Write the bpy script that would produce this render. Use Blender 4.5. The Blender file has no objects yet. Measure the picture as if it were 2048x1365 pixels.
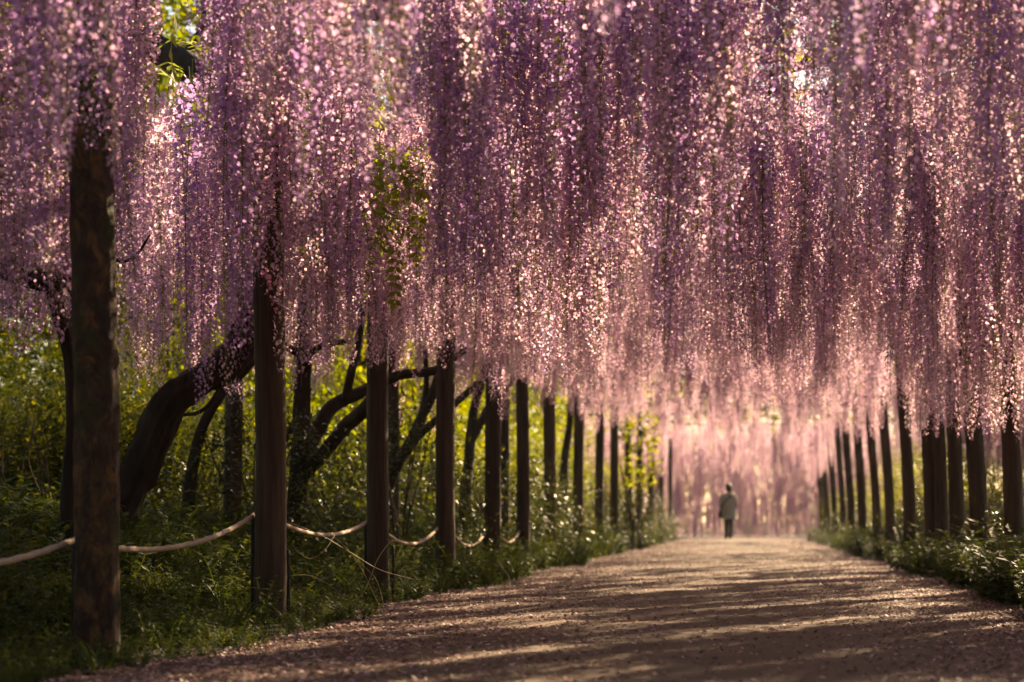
import bpy, bmesh, math, random
import numpy as np
from mathutils import Vector, Matrix, Euler, noise as mnoise

R = math.radians
random.seed(11)
rng = np.random.default_rng(11)
scene = bpy.context.scene
COL = scene.collection

# ------------------------------------------------------------------ camera, sky, sun, exposure
EYE, FPX, VX, VY = 0.55, 3982.0, 1500.0, 1045.0      # eye height, focal length and vanishing point in photo pixels
cam_d = bpy.data.cameras.new('camera')
cam = bpy.data.objects.new('camera', cam_d)
COL.objects.link(cam)
cam.location = (0, 0, EYE)
cam.rotation_euler = (R(90), 0, 0)
cam_d.sensor_width = 36
cam_d.lens = FPX / 2048 * 36
cam_d.shift_x = -(VX - 1024) / 2048
cam_d.shift_y = (VY - 682.5) / 2048
cam_d.clip_end = 2000
cam_d.dof.use_dof = True
cam_d.dof.focus_distance = 10.9
cam_d.dof.aperture_fstop = 2.6
cam_d.dof.aperture_blades = 0
scene.camera = cam

SUN_EL, SUN_AZ = R(31), R(26)                           # azimuth from +Y towards +X
world = bpy.data.worlds.new('World')
scene.world = world
world.use_nodes = True
wn = world.node_tree.nodes
sky = wn.new('ShaderNodeTexSky')
sky.sky_type = 'NISHITA'
sky.sun_disc = False
sky.sun_elevation = SUN_EL
sky.sun_rotation = SUN_AZ
wn['Background'].inputs['Strength'].default_value = 0.06
world.node_tree.links.new(sky.outputs[0], wn['Background'].inputs['Color'])

sun_d = bpy.data.lights.new('sun', 'SUN')
sun_d.energy = 5.0
sun_d.angle = R(0.5)
sun_d.color = (1.0, 0.84, 0.66)
sun = bpy.data.objects.new('sun', sun_d)
COL.objects.link(sun)
sdir = Vector((math.sin(SUN_AZ) * math.cos(SUN_EL), math.cos(SUN_AZ) * math.cos(SUN_EL), math.sin(SUN_EL)))
sun.rotation_euler = (-sdir).to_track_quat('-Z', 'Y').to_euler()
sun.location = sdir * 60

vs = scene.view_settings
vs.view_transform = 'Standard'
vs.look = 'None'
vs.gamma = 1
vs.exposure = 1.9
vs.use_white_balance = True                             # the photograph is balanced warm
vs.white_balance_temperature = 8800
vs.white_balance_tint = 13
scene.cycles.use_denoising = True
scene.cycles.max_bounces = 14
scene.cycles.diffuse_bounces = 10
scene.cycles.transmission_bounces = 10
scene.cycles.sample_clamp_indirect = 6
scene.cycles.caustics_reflective = False
scene.cycles.caustics_refractive = False


# ------------------------------------------------------------------ helpers
def P(px, py, d):
    """a point seen at photo pixel (px, py), d metres away"""
    return Vector(((px - VX) * d / FPX, d, EYE + (VY - py) * d / FPX))


def tag(o, label=None, cat=None, group=None, kind=None):
    for k, v in (('label', label), ('category', cat), ('group', group), ('kind', kind)):
        if v:
            o[k] = v
    return o


def link(name, mesh, parent=None):
    o = bpy.data.objects.new(name, mesh)
    COL.objects.link(o)
    if parent is not None:
        o.parent = parent
    return o


def empty(name, loc=(0, 0, 0)):
    o = bpy.data.objects.new(name, None)
    o.empty_display_size = 0.1
    o.location = loc
    COL.objects.link(o)
    return o


def mesh_np(name, V, F, mats, mi=None, smooth=False):
    """V (n,3); F (m,3) or (m,4) arrays"""
    me = bpy.data.meshes.new(name)
    V = np.asarray(V, dtype=np.float32)
    F = np.asarray(F, dtype=np.int32)
    k = F.shape[1]
    me.vertices.add(len(V))
    me.vertices.foreach_set('co', V.ravel())
    me.loops.add(F.size)
    me.loops.foreach_set('vertex_index', F.ravel())
    me.polygons.add(len(F))
    me.polygons.foreach_set('loop_start', np.arange(0, F.size, k, dtype=np.int32))
    for m in mats:
        me.materials.append(m)
    if mi is not None:
        me.polygons.foreach_set('material_index', np.asarray(mi, dtype=np.int32))
    if smooth:
        me.polygons.foreach_set('use_smooth', np.ones(len(F), dtype=bool))
    me.update()
    me.validate()
    return me


class MB:
    def __init__(self):
        self.v, self.f, self.m = [], [], []

    def add(self, v, f, m=0):
        b = len(self.v)
        self.v += [tuple(x) for x in v]
        self.f += [tuple(i + b for i in q) for q in f]
        self.m += [m] * len(f)

    def mesh(self, name, mats, smooth=True):
        me = bpy.data.meshes.new(name)
        me.from_pydata(self.v, [], self.f)
        for m in mats:
            me.materials.append(m)
        me.polygons.foreach_set('material_index', self.m)
        if smooth:
            me.polygons.foreach_set('use_smooth', [True] * len(self.f))
        me.update()
        return me


def smooth_path(pts, per=6):
    pts = [Vector(p) for p in pts]
    if len(pts) < 3:
        return pts
    q = [pts[0] * 2 - pts[1]] + pts + [pts[-1] * 2 - pts[-2]]
    out = []
    for i in range(1, len(q) - 2):
        a, b, c, d = q[i - 1], q[i], q[i + 1], q[i + 2]
        for k in range(per):
            t = k / per
            out.append(0.5 * ((2 * b) + (c - a) * t + (2 * a - 5 * b + 4 * c - d) * t * t + (3 * b - a - 3 * c + d) * t ** 3))
    out.append(pts[-1])
    return out


def tube(mb, pts, radii, seg=8, per=6, rough=0.0, ridge=0.0, m=0, seed=0.0):
    """a bent tapered tube; radii interpolated along pts; rough/ridge: bark relief as a share of the radius"""
    n0 = len(pts)
    path = smooth_path(pts, per)
    n = len(path)
    rad = np.interp(np.linspace(0, n0 - 1, n), range(n0), radii)
    up = None
    vs_, fs_ = [], []
    for i, p in enumerate(path):
        t = (path[min(i + 1, n - 1)] - path[max(i - 1, 0)])
        if t.length < 1e-9:
            t = Vector((0, 0, 1))
        t.normalize()
        if up is None:
            up = Vector((1, 0, 0)) if abs(t.x) < 0.8 else Vector((0, 1, 0))
        up = (up - t * up.dot(t)).normalized()
        w = t.cross(up)
        for k in range(seg):
            a = 2 * math.pi * k / seg
            r = rad[i]
            if rough or ridge:
                q = Vector((math.cos(a) * 1.5, math.sin(a) * 1.5, i * 0.16 + seed))
                r *= 1 + rough * mnoise.noise(q * 1.2 + Vector((seed, 0, 0))) + ridge * mnoise.noise(Vector((math.cos(a) * 4, math.sin(a) * 4, i * 0.05 + seed)))
            vs_.append(p + (up * math.cos(a) + w * math.sin(a)) * r)
    for i in range(n - 1):
        for k in range(seg):
            k2 = (k + 1) % seg
            fs_.append((i * seg + k, i * seg + k2, (i + 1) * seg + k2, (i + 1) * seg + k))
    fs_.append(tuple(range(seg))[::-1])
    fs_.append(tuple((n - 1) * seg + k for k in range(seg)))
    mb.add(vs_, fs_, m)
    return path


def rot_z(a):
    c, s = np.cos(a), np.sin(a)
    z, o = np.zeros_like(a), np.ones_like(a)
    return np.stack([np.stack([c, -s, z], -1), np.stack([s, c, z], -1), np.stack([z, z, o], -1)], -2)


def rot_x(a):
    c, s = np.cos(a), np.sin(a)
    z, o = np.zeros_like(a), np.ones_like(a)
    return np.stack([np.stack([o, z, z], -1), np.stack([z, c, -s], -1), np.stack([z, s, c], -1)], -2)


def rot_y(a):
    c, s = np.cos(a), np.sin(a)
    z, o = np.zeros_like(a), np.ones_like(a)
    return np.stack([np.stack([c, z, s], -1), np.stack([z, o, z], -1), np.stack([-s, z, c], -1)], -2)


def spread(TV, TF, pos, rot, scl):
    """copies of a small template as one vertex/face array"""
    TV, TF = np.asarray(TV, float), np.asarray(TF, int)
    n, k = len(pos), len(TV)
    scl = np.asarray(scl, float)
    if scl.ndim == 1:
        scl = scl[:, None]
    V = TV[None] * scl[:, None, :]
    V = np.einsum('nij,nkj->nki', rot, V) + np.asarray(pos)[:, None, :]
    F = TF[None] + (np.arange(n) * k)[:, None, None]
    return V.reshape(-1, 3), F.reshape(-1, TF.shape[1])


def gn_scatter(o, sources, pos, rot, scl, idx):
    """instances of the sources on this one object's points"""
    me = o.data
    n = len(pos)
    me.vertices.add(n)
    me.vertices.foreach_set('co', np.asarray(pos, np.float32).ravel())
    me.attributes.new('rot', 'FLOAT_VECTOR', 'POINT').data.foreach_set('vector', np.asarray(rot, np.float32).ravel())
    me.attributes.new('scl', 'FLOAT_VECTOR', 'POINT').data.foreach_set('vector', np.asarray(scl, np.float32).ravel())
    me.attributes.new('idx', 'INT', 'POINT').data.foreach_set('value', np.asarray(idx, np.int32).ravel())
    ng = bpy.data.node_groups.new('scatter', 'GeometryNodeTree')
    ng.interface.new_socket('Geometry', in_out='INPUT', socket_type='NodeSocketGeometry')
    ng.interface.new_socket('Geometry', in_out='OUTPUT', socket_type='NodeSocketGeometry')
    N, L = ng.nodes, ng.links
    gi, go = N.new('NodeGroupInput'), N.new('NodeGroupOutput')
    iop, jn = N.new('GeometryNodeInstanceOnPoints'), N.new('GeometryNodeJoinGeometry')
    for s in reversed(sources):                           # Join Geometry lists its inputs last first
        oi = N.new('GeometryNodeObjectInfo')
        oi.transform_space = 'ORIGINAL'
        oi.inputs['Object'].default_value = s
        oi.inputs['As Instance'].default_value = True
        L.new(oi.outputs['Geometry'], jn.inputs[0])

    def attr(name, typ):
        a = N.new('GeometryNodeInputNamedAttribute')
        a.data_type = typ
        a.inputs['Name'].default_value = name
        return a.outputs['Attribute']
    e2r = N.new('FunctionNodeEulerToRotation')
    L.new(attr('rot', 'FLOAT_VECTOR'), e2r.inputs[0])
    L.new(gi.outputs[0], iop.inputs['Points'])
    L.new(jn.outputs[0], iop.inputs['Instance'])
    iop.inputs['Pick Instance'].default_value = True
    L.new(attr('idx', 'INT'), iop.inputs['Instance Index'])
    L.new(e2r.outputs[0], iop.inputs['Rotation'])
    L.new(attr('scl', 'FLOAT_VECTOR'), iop.inputs['Scale'])
    L.new(iop.outputs[0], go.inputs[0])
    md = o.modifiers.new('scatter', 'NODES')
    md.node_group = ng
    return o


# ------------------------------------------------------------------ materials
def mat(name):
    m = bpy.data.materials.new(name)
    m.use_nodes = True
    n = m.node_tree.nodes
    for x in list(n):
        n.remove(x)
    out = n.new('ShaderNodeOutputMaterial')
    return m, n, m.node_tree.links, out


def ramp(n, stops):
    r = n.new('ShaderNodeValToRGB')
    e = r.color_ramp.elements
    while len(e) > 1:
        e.remove(e[-1])
    e[0].position, e[0].color = stops[0][0], (*stops[0][1], 1)
    for p, c in stops[1:]:
        x = e.new(p)
        x.color = (*c, 1)
    return r


def leafy(name, stops, trans, tmix=0.5, rough=0.5, spec=0.25, per_object=0.5):
    """thin blossom or leaf: reflects, and lets light through in a colour of its own"""
    m, n, l, out = mat(name)
    geo, oi = n.new('ShaderNodeNewGeometry'), n.new('ShaderNodeObjectInfo')
    mx = n.new('ShaderNodeMix')
    mx.inputs[0].default_value = per_object
    l.new(geo.outputs['Random Per Island'], mx.inputs[2])
    l.new(oi.outputs['Random'], mx.inputs[3])
    cr = ramp(n, stops)
    l.new(mx.outputs[0], cr.inputs[0])
    cr2 = ramp(n, trans)
    l.new(mx.outputs[0], cr2.inputs[0])
    pb = n.new('ShaderNodeBsdfPrincipled')
    pb.inputs['Roughness'].default_value = rough
    pb.inputs['Specular IOR Level'].default_value = spec
    l.new(cr.outputs[0], pb.inputs['Base Color'])
    tr = n.new('ShaderNodeBsdfTranslucent')
    l.new(cr2.outputs[0], tr.inputs[0])
    ms = n.new('ShaderNodeMixShader')
    ms.inputs[0].default_value = tmix
    l.new(pb.outputs[0], ms.inputs[1])
    l.new(tr.outputs[0], ms.inputs[2])
    l.new(ms.outputs[0], out.inputs[0])
    return m


def solid(name, stops, scale=8.0, rough=0.85, bump=0.4, dist=0.01, stretch=(1, 1, 1), detail=6, spec=0.3, vary=False):
    """noise-coloured opaque surface with fine relief"""
    m, n, l, out = mat(name)
    tc, mp = n.new('ShaderNodeTexCoord'), n.new('ShaderNodeMapping')
    mp.inputs['Scale'].default_value = stretch
    l.new(tc.outputs['Object'], mp.inputs[0])
    nz = n.new('ShaderNodeTexNoise')
    nz.inputs['Scale'].default_value = scale
    nz.inputs['Detail'].default_value = detail
    nz.inputs['Roughness'].default_value = 0.65
    l.new(mp.outputs[0], nz.inputs['Vector'])
    cr = ramp(n, stops)
    l.new(nz.outputs['Fac'], cr.inputs[0])
    pb = n.new('ShaderNodeBsdfPrincipled')
    pb.inputs['Roughness'].default_value = rough
    pb.inputs['Specular IOR Level'].default_value = spec
    l.new(cr.outputs[0], pb.inputs['Base Color'])
    if vary:                                             # each timber has weathered differently
        oi, mr, hs = n.new('ShaderNodeObjectInfo'), n.new('ShaderNodeMapRange'), n.new('ShaderNodeHueSaturation')
        mr.inputs[3].default_value, mr.inputs[4].default_value = 0.65, 1.45
        l.new(oi.outputs['Random'], mr.inputs[0])
        l.new(mr.outputs[0], hs.inputs['Value'])
        l.new(cr.outputs[0], hs.inputs['Color'])
        l.new(hs.outputs[0], pb.inputs['Base Color'])
    n2 = n.new('ShaderNodeTexNoise')
    n2.inputs['Scale'].default_value = scale * 3
    n2.inputs['Detail'].default_value = 8
    l.new(mp.outputs[0], n2.inputs['Vector'])
    bp = n.new('ShaderNodeBump')
    bp.inputs['Strength'].default_value = bump
    bp.inputs['Distance'].default_value = dist
    l.new(n2.outputs['Fac'], bp.inputs['Height'])
    l.new(bp.outputs[0], pb.inputs['Normal'])
    l.new(pb.outputs[0], out.inputs[0])
    return m


M = {}
M['petal'] = leafy('wisteria petal',
                   [(0.0, (0.36, 0.19, 0.44)), (0.4, (0.55, 0.34, 0.54)), (0.75, (0.71, 0.50, 0.63)), (1.0, (0.84, 0.71, 0.74))],
                   [(0.0, (0.70, 0.38, 0.58)), (0.5, (0.85, 0.56, 0.70)), (1.0, (0.93, 0.78, 0.85))], 0.6, 0.5, 0.3, 0.55)
M['violet_petal'] = leafy('violet wisteria petal',
                          [(0.0, (0.20, 0.10, 0.44)), (0.4, (0.34, 0.20, 0.54)), (0.75, (0.50, 0.35, 0.62)), (1.0, (0.68, 0.56, 0.72))],
                          [(0.0, (0.46, 0.22, 0.60)), (0.5, (0.62, 0.37, 0.67)), (1.0, (0.80, 0.63, 0.78))], 0.6, 0.5, 0.3, 0.55)
M['pink_petal'] = leafy('pink petal', [(0.0, (0.62, 0.20, 0.42)), (1.0, (0.75, 0.38, 0.55))],
                        [(0.0, (0.85, 0.30, 0.50)), (1.0, (0.9, 0.5, 0.6))], 0.5, 0.5, 0.3, 0.3)
M['rachis'] = leafy('flower stalk', [(0.0, (0.10, 0.12, 0.03)), (1.0, (0.16, 0.15, 0.05))],
                    [(0.0, (0.2, 0.22, 0.04)), (1.0, (0.3, 0.28, 0.06))], 0.3)
M['vine_leaf'] = leafy('wisteria leaf', [(0.0, (0.05, 0.085, 0.012)), (0.6, (0.085, 0.12, 0.02)), (1.0, (0.12, 0.12, 0.03))],
                       [(0.0, (0.18, 0.26, 0.015)), (0.6, (0.32, 0.38, 0.03)), (1.0, (0.46, 0.42, 0.05))], 0.5)
M['bush_leaf'] = leafy('shrub leaf', [(0.0, (0.026, 0.045, 0.008)), (0.6, (0.05, 0.075, 0.012)), (1.0, (0.09, 0.09, 0.02))],
                       [(0.0, (0.12, 0.18, 0.005)), (0.6, (0.34, 0.37, 0.008)), (1.0, (0.62, 0.52, 0.02))], 0.5, 0.5, 0.15, 0.3)
M['herb_leaf'] = leafy('ground plant leaf', [(0.0, (0.020, 0.038, 0.009)), (0.6, (0.034, 0.056, 0.011)), (1.0, (0.06, 0.075, 0.016))],
                       [(0.0, (0.04, 0.07, 0.006)), (0.6, (0.08, 0.115, 0.009)), (1.0, (0.20, 0.19, 0.02))], 0.28, 0.55, 0.10)
M['thicket_leaf'] = leafy('thicket leaf', [(0.0, (0.022, 0.036, 0.008)), (1.0, (0.06, 0.07, 0.014))],
                         [(0.0, (0.035, 0.05, 0.003)), (0.7, (0.075, 0.085, 0.004)), (1.0, (0.40, 0.34, 0.015))], 0.45, 0.55, 0.1, 0.3)
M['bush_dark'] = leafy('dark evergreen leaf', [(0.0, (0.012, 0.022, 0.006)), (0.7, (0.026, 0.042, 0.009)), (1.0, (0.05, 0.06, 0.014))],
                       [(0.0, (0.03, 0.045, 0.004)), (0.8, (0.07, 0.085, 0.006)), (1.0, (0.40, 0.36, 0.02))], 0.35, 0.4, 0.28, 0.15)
M['straw'] = leafy('dry stem', [(0.0, (0.22, 0.17, 0.08)), (1.0, (0.32, 0.25, 0.12))],
                   [(0.0, (0.3, 0.25, 0.1)), (1.0, (0.4, 0.34, 0.14))], 0.3)
M['bark'] = solid('vine bark', [(0.3, (0.010, 0.007, 0.005)), (0.55, (0.028, 0.020, 0.013)), (0.75, (0.055, 0.042, 0.029))], 7, 0.9, 0.9, 0.02, (1, 1, 0.3))
M['timber'] = solid('weathered round timber', [(0.3, (0.012, 0.008, 0.005)), (0.5, (0.040, 0.025, 0.015)), (0.62, (0.060, 0.040, 0.024)), (0.8, (0.095, 0.068, 0.044))], 12, 0.75, 0.8, 0.008, (1.6, 1.6, 0.12), 9, 0.3, True)
M['stake'] = solid('dark stake paint', [(0.3, (0.010, 0.009, 0.009)), (0.8, (0.022, 0.018, 0.016))], 14, 0.6, 0.2, 0.003)
M['rope'] = solid('hemp rope', [(0.3, (0.26, 0.19, 0.14)), (0.7, (0.42, 0.33, 0.26))], 60, 0.9, 0.6, 0.004, (1, 1, 1))
M['soil'] = solid('dark soil', [(0.3, (0.014, 0.011, 0.008)), (0.6, (0.03, 0.024, 0.016)), (0.8, (0.045, 0.038, 0.024))], 3, 0.95, 0.7, 0.03)
M['stick'] = solid('bare twig', [(0.3, (0.03, 0.022, 0.015)), (0.8, (0.07, 0.055, 0.035))], 12, 0.9, 0.4, 0.003)
M['fallen_petal'] = leafy('fallen petal', [(0.0, (0.11, 0.055, 0.03)), (0.4, (0.20, 0.11, 0.078)), (0.8, (0.36, 0.22, 0.19)), (1.0, (0.6, 0.42, 0.40))],
                          [(0.0, (0.2, 0.12, 0.1)), (1.0, (0.5, 0.36, 0.36))], 0.25, 0.6, 0.3, 0.0)
M['chip'] = leafy('bark crumbs and grit', [(0.0, (0.03, 0.02, 0.013)), (0.5, (0.10, 0.068, 0.042)), (1.0, (0.26, 0.19, 0.13))],
                  [(0.0, (0.02, 0.02, 0.02)), (1.0, (0.03, 0.03, 0.03))], 0.0, 0.8, 0.3, 0.0)


def mossy():
    m, n, l, out = mat('mossy lichened bark')
    tc, mp = n.new('ShaderNodeTexCoord'), n.new('ShaderNodeMapping')
    mp.inputs['Scale'].default_value = (1, 1, 0.6)
    l.new(tc.outputs['Object'], mp.inputs[0])

    def nz(scale, det=8, w=0.0):
        x = n.new('ShaderNodeTexNoise')
        x.inputs['Scale'].default_value = scale
        x.inputs['Detail'].default_value = det
        x.inputs['Roughness'].default_value = 0.7
        x.inputs['Distortion'].default_value = w
        l.new(mp.outputs[0], x.inputs['Vector'])
        return x
    a, b, c = nz(22), nz(13, 9, 0.5), nz(8.5)
    base = ramp(n, [(0.3, (0.008, 0.005, 0.003)), (0.48, (0.030, 0.016, 0.007)), (0.70, (0.085, 0.048, 0.021))])
    l.new(a.outputs['Fac'], base.inputs[0])
    lich = ramp(n, [(0.50, (0, 0, 0)), (0.62, (1, 1, 1))])
    l.new(b.outputs['Fac'], lich.inputs[0])
    moss = ramp(n, [(0.52, (0, 0, 0)), (0.62, (1, 1, 1))])
    l.new(c.outputs['Fac'], moss.inputs[0])
    m1, m2 = n.new('ShaderNodeMix'), n.new('ShaderNodeMix')
    m1.data_type = m2.data_type = 'RGBA'
    l.new(lich.outputs[0], m1.inputs[0])
    l.new(base.outputs[0], m1.inputs[6])
    m1.inputs[7].default_value = (0.15, 0.075, 0.024, 1)
    l.new(moss.outputs[0], m2.inputs[0])
    l.new(m1.outputs[2], m2.inputs[6])
    m2.inputs[7].default_value = (0.035, 0.038, 0.006, 1)
    pb = n.new('ShaderNodeBsdfPrincipled')
    pb.inputs['Roughness'].default_value = 0.92
    l.new(m2.outputs[2], pb.inputs['Base Color'])
    bp = n.new('ShaderNodeBump')
    bp.inputs['Strength'].default_value = 0.9
    bp.inputs['Distance'].default_value = 0.03
    d = nz(30, 12, 0.4)
    l.new(d.outputs['Fac'], bp.inputs['Height'])
    l.new(bp.outputs[0], pb.inputs['Normal'])
    l.new(pb.outputs[0], out.inputs[0])
    return m


M['mossy'] = mossy()


def path_mat():
    m, n, l, out = mat('trodden earth path')
    tc = n.new('ShaderNodeTexCoord')

    def nz(scale, det=6):
        x = n.new('ShaderNodeTexNoise')
        x.inputs['Scale'].default_value = scale
        x.inputs['Detail'].default_value = det
        x.inputs['Roughness'].default_value = 0.7
        l.new(tc.outputs['Object'], x.inputs['Vector'])
        return x
    big, fine = nz(1.3), nz(38)
    c1 = ramp(n, [(0.3, (0.056, 0.025, 0.008)), (0.7, (0.108, 0.051, 0.017))])
    l.new(big.outputs['Fac'], c1.inputs[0])
    c2 = ramp(n, [(0.35, (0.45, 0.45, 0.45)), (0.55, (1, 1, 1)), (0.75, (1.5, 1.42, 1.4))])
    l.new(fine.outputs['Fac'], c2.inputs[0])
    mu = n.new('ShaderNodeMix')
    mu.data_type = 'RGBA'
    mu.blend_type = 'MULTIPLY'
    mu.inputs[0].default_value = 1
    l.new(c1.outputs[0], mu.inputs[6])
    l.new(c2.outputs[0], mu.inputs[7])
    pb = n.new('ShaderNodeBsdfPrincipled')
    pb.inputs['Roughness'].default_value = 0.85
    l.new(mu.outputs[2], pb.inputs['Base Color'])
    bp = n.new('ShaderNodeBump')
    bp.inputs['Strength'].default_value = 0.8
    bp.inputs['Distance'].default_value = 0.02
    bn = nz(24, 10)
    l.new(bn.outputs['Fac'], bp.inputs['Height'])
    l.new(bp.outputs[0], pb.inputs['Normal'])
    l.new(pb.outputs[0], out.inputs[0])
    return m


M['path'] = path_mat()

# ------------------------------------------------------------------ the ground and the path
LX, RX = -2.55, 2.10                                    # the two rows of posts


def edge_l(y):
    return -2.22 + 0.10 * math.sin(y * 0.8) + 0.06 * math.sin(y * 2.3 + 1)


def edge_r(y):
    return 1.72 + 0.08 * math.sin(y * 0.7 + 2) + 0.05 * math.sin(y * 2.1)


def sstep(a, b, x):
    t = min(1, max(0, (x - a) / (b - a)))
    return t * t * (3 - 2 * t)


PATH_END = 67.0


def ground_z(x, y):
    el, er = edge_l(y), edge_r(y)
    z = 0.0
    if y < PATH_END and el + 0.18 < x < er - 0.18:
        z = -0.06
    z += 0.30 * sstep(-2.6, -4.2, x) + 0.2 * sstep(-4.2, -9, x)
    z += 0.10 * sstep(2.0, 3.0, x) + 0.15 * sstep(3.0, 7, x)
    if x < el or x > er:
        z += 0.03 * mnoise.noise(Vector((x * 1.5, y * 1.5, 0)))
    return z


xs = [-400, -200, -100, -60, -40] + list(np.arange(-30, -8, 1.5)) + list(np.arange(-8, 6, 0.16)) + list(np.arange(6, 30, 1.5)) + [40, 60, 100, 200, 400]
ys = [-60, -30, -12, -6, -3] + list(np.arange(-1, 30, 0.3)) + list(np.arange(30, 75, 0.8)) + list(np.arange(75, 110, 4)) + [130, 200, 400, 900]
GV = [(x, y, ground_z(x, y)) for y in ys for x in xs]
nx = len(xs)
GF = [(j * nx + i, j * nx + i + 1, (j + 1) * nx + i + 1, (j + 1) * nx + i) for j in range(len(ys) - 1) for i in range(nx - 1)]
tag(link('ground', mesh_np('ground', GV, GF, [M['soil']], smooth=True)), kind='structure')

PV, PF = [], []
pys = list(np.arange(-3, 30, 0.12)) + list(np.arange(30, PATH_END, 0.5)) + [PATH_END]
pn = 41
for y in pys:
    a, b = edge_l(y), edge_r(y)
    a -= 0.10 + 0.05 * mnoise.noise(Vector((0, y * 4, 3)))
    b += 0.10 + 0.05 * mnoise.noise(Vector((0, y * 4, 9)))
    for i in range(pn):
        t = i / (pn - 1)
        x = a + (b - a) * t
        z = 0.006 + 0.014 * mnoise.noise(Vector((x * 2.2, y * 2.2, 5))) + 0.006 * mnoise.noise(Vector((x * 7, y * 7, 2)))
        z -= 0.05 * (sstep(0.04, 0.0, t) + sstep(0.96, 1.0, t))
        z += 0.03 * (1 - (2 * t - 1) ** 2)
        PV.append((x, y, z))
for j in range(len(pys) - 1):
    for i in range(pn - 1):
        PF.append((j * pn + i, j * pn + i + 1, (j + 1) * pn + i + 1, (j + 1) * pn + i))
tag(link('path', mesh_np('path', PV, PF, [M['path']], smooth=True)), kind='structure')


def path_z(x, y):
    a, b = edge_l(y), edge_r(y)
    t = min(1, max(0, (x - a) / (b - a)))
    return 0.006 + 0.014 * mnoise.noise(Vector((x * 2.2, y * 2.2, 5))) + 0.006 * mnoise.noise(Vector((x * 7, y * 7, 2))) + 0.03 * (1 - (2 * t - 1) ** 2)


# ------------------------------------------------------------------ posts
ORD = ['first', 'second', 'third', 'fourth', 'fifth', 'sixth', 'seventh', 'eighth', 'ninth', 'tenth', 'eleventh', 'twelfth',
       'thirteenth', 'fourteenth', 'fifteenth', 'sixteenth', 'seventeenth', 'eighteenth']
POST_TOP = 3.22


def post_mesh(r, h, seed, lean=(0, 0), rough=0.04, ridge=0.03, seg=20, per=40, material='timber'):
    mb = MB()
    pts = [(0, 0, -0.25), (lean[0] * 0.3 + 0.01, lean[1] * 0.3, h * 0.33), (lean[0] * 0.66, lean[1] * 0.66 + 0.01, h * 0.66), (lean[0], lean[1], h)]
    tube(mb, pts, [r * 1.06, r * 1.0, r * 0.97, r * 0.94], seg, per, rough, ridge, 0, seed)
    return mb.mesh('post', [M[material]])


left_px = [195, 540, 757, 893, 985, 1045, 1100, 1157, 1199, 1228, 1256, 1280, 1302, 1322, 1340]
left_d = [LX * FPX / (p - VX) for p in left_px]
LEFT = []
for i, d in enumerate(left_d):
    if i == 0:
        me = post_mesh(0.083, POST_TOP, 3.1, (-0.05, 0), 0.10, 0.10, 40, 70, 'mossy')
        o = link('wooden_post', me)
        tag(o, 'rough mossy post with orange lichen, the nearest and largest post, at far left', 'post', 'posts along the left edge of the path')
    else:
        me = post_mesh(0.077 + 0.004 * math.sin(i * 2.2), POST_TOP, i * 5.7, (random.uniform(-.03, .02), 0), 0.05, 0.04, 24, 40)
        o = link('wooden_post', me)
        how = 'smooth round brown timber post' if i < 5 else 'dark round timber post' if i < 9 else 'thin distant timber post'
        tag(o, f'{how}, {ORD[i]} from the left in the left row', 'post', 'posts along the left edge of the path')
    o.location = (LX, d, 0)
    o.rotation_euler.z = i * 1.3 if i else 0
    LEFT.append(o)
pz = link('wooden_post', post_mesh(0.08, POST_TOP, 77, (0, 0)))
pz.location = (LX, 4.8, 0)
tag(pz, 'round timber post just outside the left edge of the picture holding the near rope', 'post', 'posts along the left edge of the path')

right_px = [2032, 1964, 1916, 1886, 1866, 1822, 1784, 1757, 1727, 1706, 1689, 1672, 1657, 1645]
right_d = [RX * FPX / (p - VX) for p in right_px]
RIGHT = []
for i, d in enumerate(right_d):
    me = post_mesh(0.078 + 0.006 * math.sin(i * 1.7), POST_TOP, 100 + i * 3.3, (-0.16 + random.uniform(-.05, .05), 0), 0.07, 0.05, 22, 40)
    o = link('wooden_post', me)
    dx = 0.10 if i in (3, 7) else 0
    o.location = (RX + dx, d * (1 + dx / RX), 0)
    how = 'dark leaning timber post with bark-like grain' if i < 5 else 'brown leaning timber post' if i < 9 else 'thin distant timber post'
    tag(o, f'{how}, {ORD[i]} from the right edge in the right row', 'post', 'posts along the right edge of the path')
    RIGHT.append(o)

# second row of props in the garden on the left
for px, d, top, w, lab in ((146, 13.0, 3.1, 0.048, 'slim dark prop just behind the left of the mossy nearest post'),
                           (462, 15.6, 3.1, 0.068, 'dark timber prop in the garden between the thick curved vine trunk and the second post'),
                           (785, 19.5, 3.1, 0.06, 'dark prop half hidden behind the right side of the third post'),
                           (1008, 25.5, 3.1, 0.06, 'dark prop right behind the fifth post of the left row')):
    p = P(px, 1045, d)
    gz = ground_z(p.x, d)
    o = link('garden_prop', post_mesh(w, top - gz, px, (random.uniform(-.05, .05), 0), 0.06, 0.05, 18, 30))
    o.location = (p.x, d, gz)
    tag(o, lab, 'post', 'props in the garden behind the left row')

# stakes that carry the rope
def stake(px, d, z1, w, lab, double=False):
    mb = MB()
    x = (px - VX) * d / FPX
    tube(mb, [(0, 0, -0.2), (0.003, 0, z1 * 0.5), (0, 0, z1)], [w, w, w], 10, 4)
    e = empty('rope_stake', (x, d, ground_z(x, d)))
    link('stake_rod', mb.mesh('stake_rod', [M['stake']]), e)
    if double:
        r2 = link('stake_rod', mb.mesh('stake_rod', [M['stake']]), e)
        r2.location = (w * 2.4, 0.02, -0.02)
    mc = MB()
    tube(mc, [(-w * 1.2, 0, z1 - 0.03), (w * (3.6 if double else 1.2), 0, z1 - 0.03)], [0.007, 0.007], 6, 1)
    link('tie_wire', mc.mesh('tie_wire', [M['stake']]), e)
    tag(e, lab, 'stake', 'dark rope stakes beside the left posts')


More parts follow.
